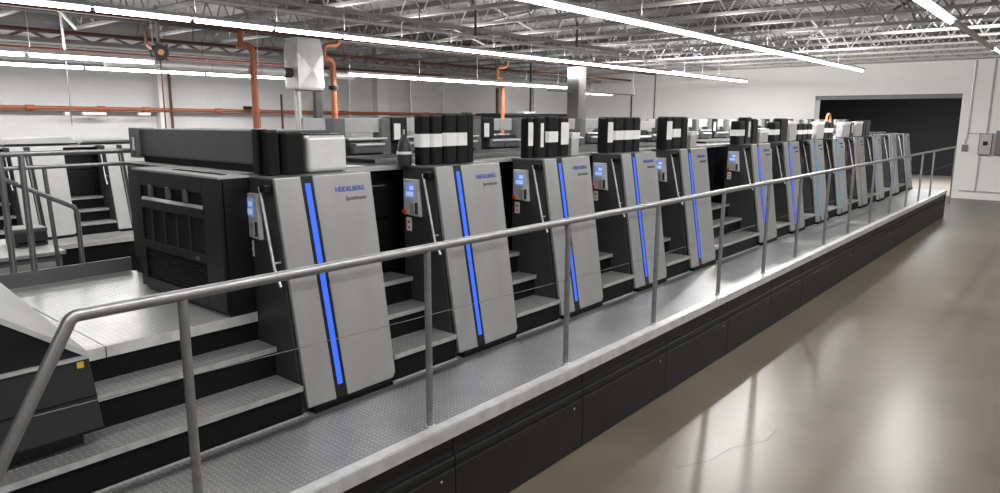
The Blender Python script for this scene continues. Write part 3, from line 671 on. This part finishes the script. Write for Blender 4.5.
# black pipe hanging by the wall
r = thing('black_wall_pipe',(13.0-2.9,17.0,0),'short black bent pipe hanging at the back wall above the hood','pipe')
MB().tube([(-.35,0,2.72),(0,0,2.72),(.06,0,2.68),(.06,0,2.2)],.045,10).build('pipe','black',r,smooth=True)
# hose reel
r = thing('hose_reel',(5.42,12.0,3.53),'dark round hose reel hanging under the roof at upper left','hose reel')
MB().tube([(0,-.07,0),(0,.07,0)],.13,20).build('drum','black',r,smooth=True); MB().tube([(0,-.08,0),(0,.08,0)],.05,14).build('hub','skin',r,smooth=True)
MB().tube([(-.2,0,.12),(-.12,0,.05)],.03,8).tube([(-.2,0,.3),(-.2,0,.12)],.02,8).build('inlet_pipe','red',r,smooth=True)
MB().box(-.02,.02,-.02,.02,.12,.75).build('hanger','joistd',r); MB().tube([(0,-.02,-.12),(.0,-.02,-1.3)],.012,6).build('hose','red',r)
# hanging conduit at upper left
r = thing('hanging_conduit',(4.0,12.0,0),'slanted short white tube with a wire hanging down at the upper left','conduit')
MB().tube([(-.08,0,4.12),(.2,0,3.79)],.03,8).build('tube','light',r,smooth=True); MB().tube([(0,0,4.07),(0.01,0,3.33)],.018,6).build('cord','light',r); MB().tube([(.01,0,3.33),(0,0,2.35)],.006,6).build('wire','mid',r)
MB().tube([(-.1,0,4.12),(-.1,0,4.3)],.01,6).build('hanger','joist',r)
for i,(x,y,lb) in enumerate(((9.6,8.7,'left of the long light row'),(12.4,8.4,'midway along the hall roof'))):
    o = MB().tube([(-.35,0,4.86),(-.1,0,4.6),(0,0,4.4),(0,0,3.95)],.022,8).build('bent_pipe','cab',smooth=True); o.location=(x,y,-.02); tag(o,'black bent pipe dropping from the joists %s'%lb,'pipe')
# drop light box / sensor hanging near the end wall
r = thing('trapeze_strut',(0,0,0),'level grey strut hung on rods near the end wall with a white end box','strut')
MB().box(17.7,23.0,12.98,13.04,3.30,3.35).build('strut','mid',r); 
for x in (18.2,22.9): MB().tube([(x,13,3.35),(x,13,4.28)],.012,6).build('hanger_rod','silver',r)
MB().box(22.95,23.1,12.95,13.07,3.28,3.62).build('end_box','light',r,bevel=.01)
# dark shelf-like machine top seen behind the second unit canisters
r = thing('rear_console_top',(16.0,13.4,2.0),'dark flat-topped machine housing behind the second unit canisters','machine')
MB().box(0,3.2,0,.9,.0,.55).build('housing','cab',r,bevel=.02); MB().box(-.1,3.3,-.1,1.0,.55,.62).build('top_plate','dark',r,bevel=.01); MB().box(.9,1.5,-.06,.2,.62,.68).build('paper','white',r)
MB().box(0,.15,0,.9,-2,0).build('leg','cab',r); MB().box(3.05,3.2,0,.9,-2,0).build('leg','cab',r)
# ------------------------------------------------------------------ electrical gear on the end wall
r = thing('breaker_box',(XE,2.32,1.40),'grey electrical switch box with black handle on the end wall','switch box')
MB().box(-.14,-.002,0,.34,0,.66).build('case','mid',r,bevel=.01); MB().box(-.15,-.14,.02,.32,.02,.64).build('door','light',r,bevel=.004)
MB().box(-.18,-.15,.11,.23,.30,.42).build('switch_handle','gloss',r,bevel=.006)
MB().tube([(-.03,.17,.66),(-.03,.17,2.9)],.025,8).build('conduit','light',r,smooth=True)
r = thing('disconnect_box',(XE,1.9,1.40),'grey electrical box with red knob at the right edge','switch box')
MB().box(-.14,-.002,0,.34,0,.75).build('case','mid',r,bevel=.01); MB().tube([(-.14,.2,.44),(-.18,.2,.44)],.05,14).build('red_knob','redbtn',r,smooth=True)
MB().tube([(-.03,.2,.75),(-.03,.2,2.2)],.025,8).build('conduit','light',r,smooth=True)
r = thing('small_switch_box',(XE,2.95,1.50),'little grey junction box beside the dark opening','switch box')
MB().box(-.07,-.002,0,.15,0,.2).build('case','mid',r,bevel=.006); MB().tube([(-.03,.07,.2),(-.03,.07,.4)],.018,8).build('conduit','light',r,smooth=True)
for i,(y0,y1,z0,z1,lb) in enumerate(((1.6,2.97,2.04,2.07,'level pale conduit above the grey switch box'),(.8,3.05,.24,.27,'low level pale conduit along the end wall'),(2.6,2.63,.25,1.5,'upright pale conduit below the grey switch box') )):
    o = MB().box(XE-.05,XE-.005,y0,y1,z0,z1).build('wall_conduit','light'); tag(o,lb,'conduit')
# floor crack marks
o = MB().box(4.3,5.1,1.62,1.626,.0,.0012).bm.free()
r = MB()
pts=[(4.35,2.0),(4.62,1.86),(4.9,1.82),(5.2,1.66),(5.45,1.66)]
for a,b in zip(pts,pts[1:]): r.prism([(a[0],a[1]-.003,.0004),(a[0],a[1]+.003,.0004),(a[0],a[1],.001)],[(b[0],b[1]-.003,.0004),(b[0],b[1]+.003,.0004),(b[0],b[1],.001)])
o = r.build('floor_crack','black'); o['kind']='structure'; o.name='trim_5'
# ------------------------------------------------------------------ colour management
SC.view_settings.view_transform='Standard'
SC.view_settings.look='None'
SC.view_settings.exposure = 0.35
SC.cycles.use_denoising = True
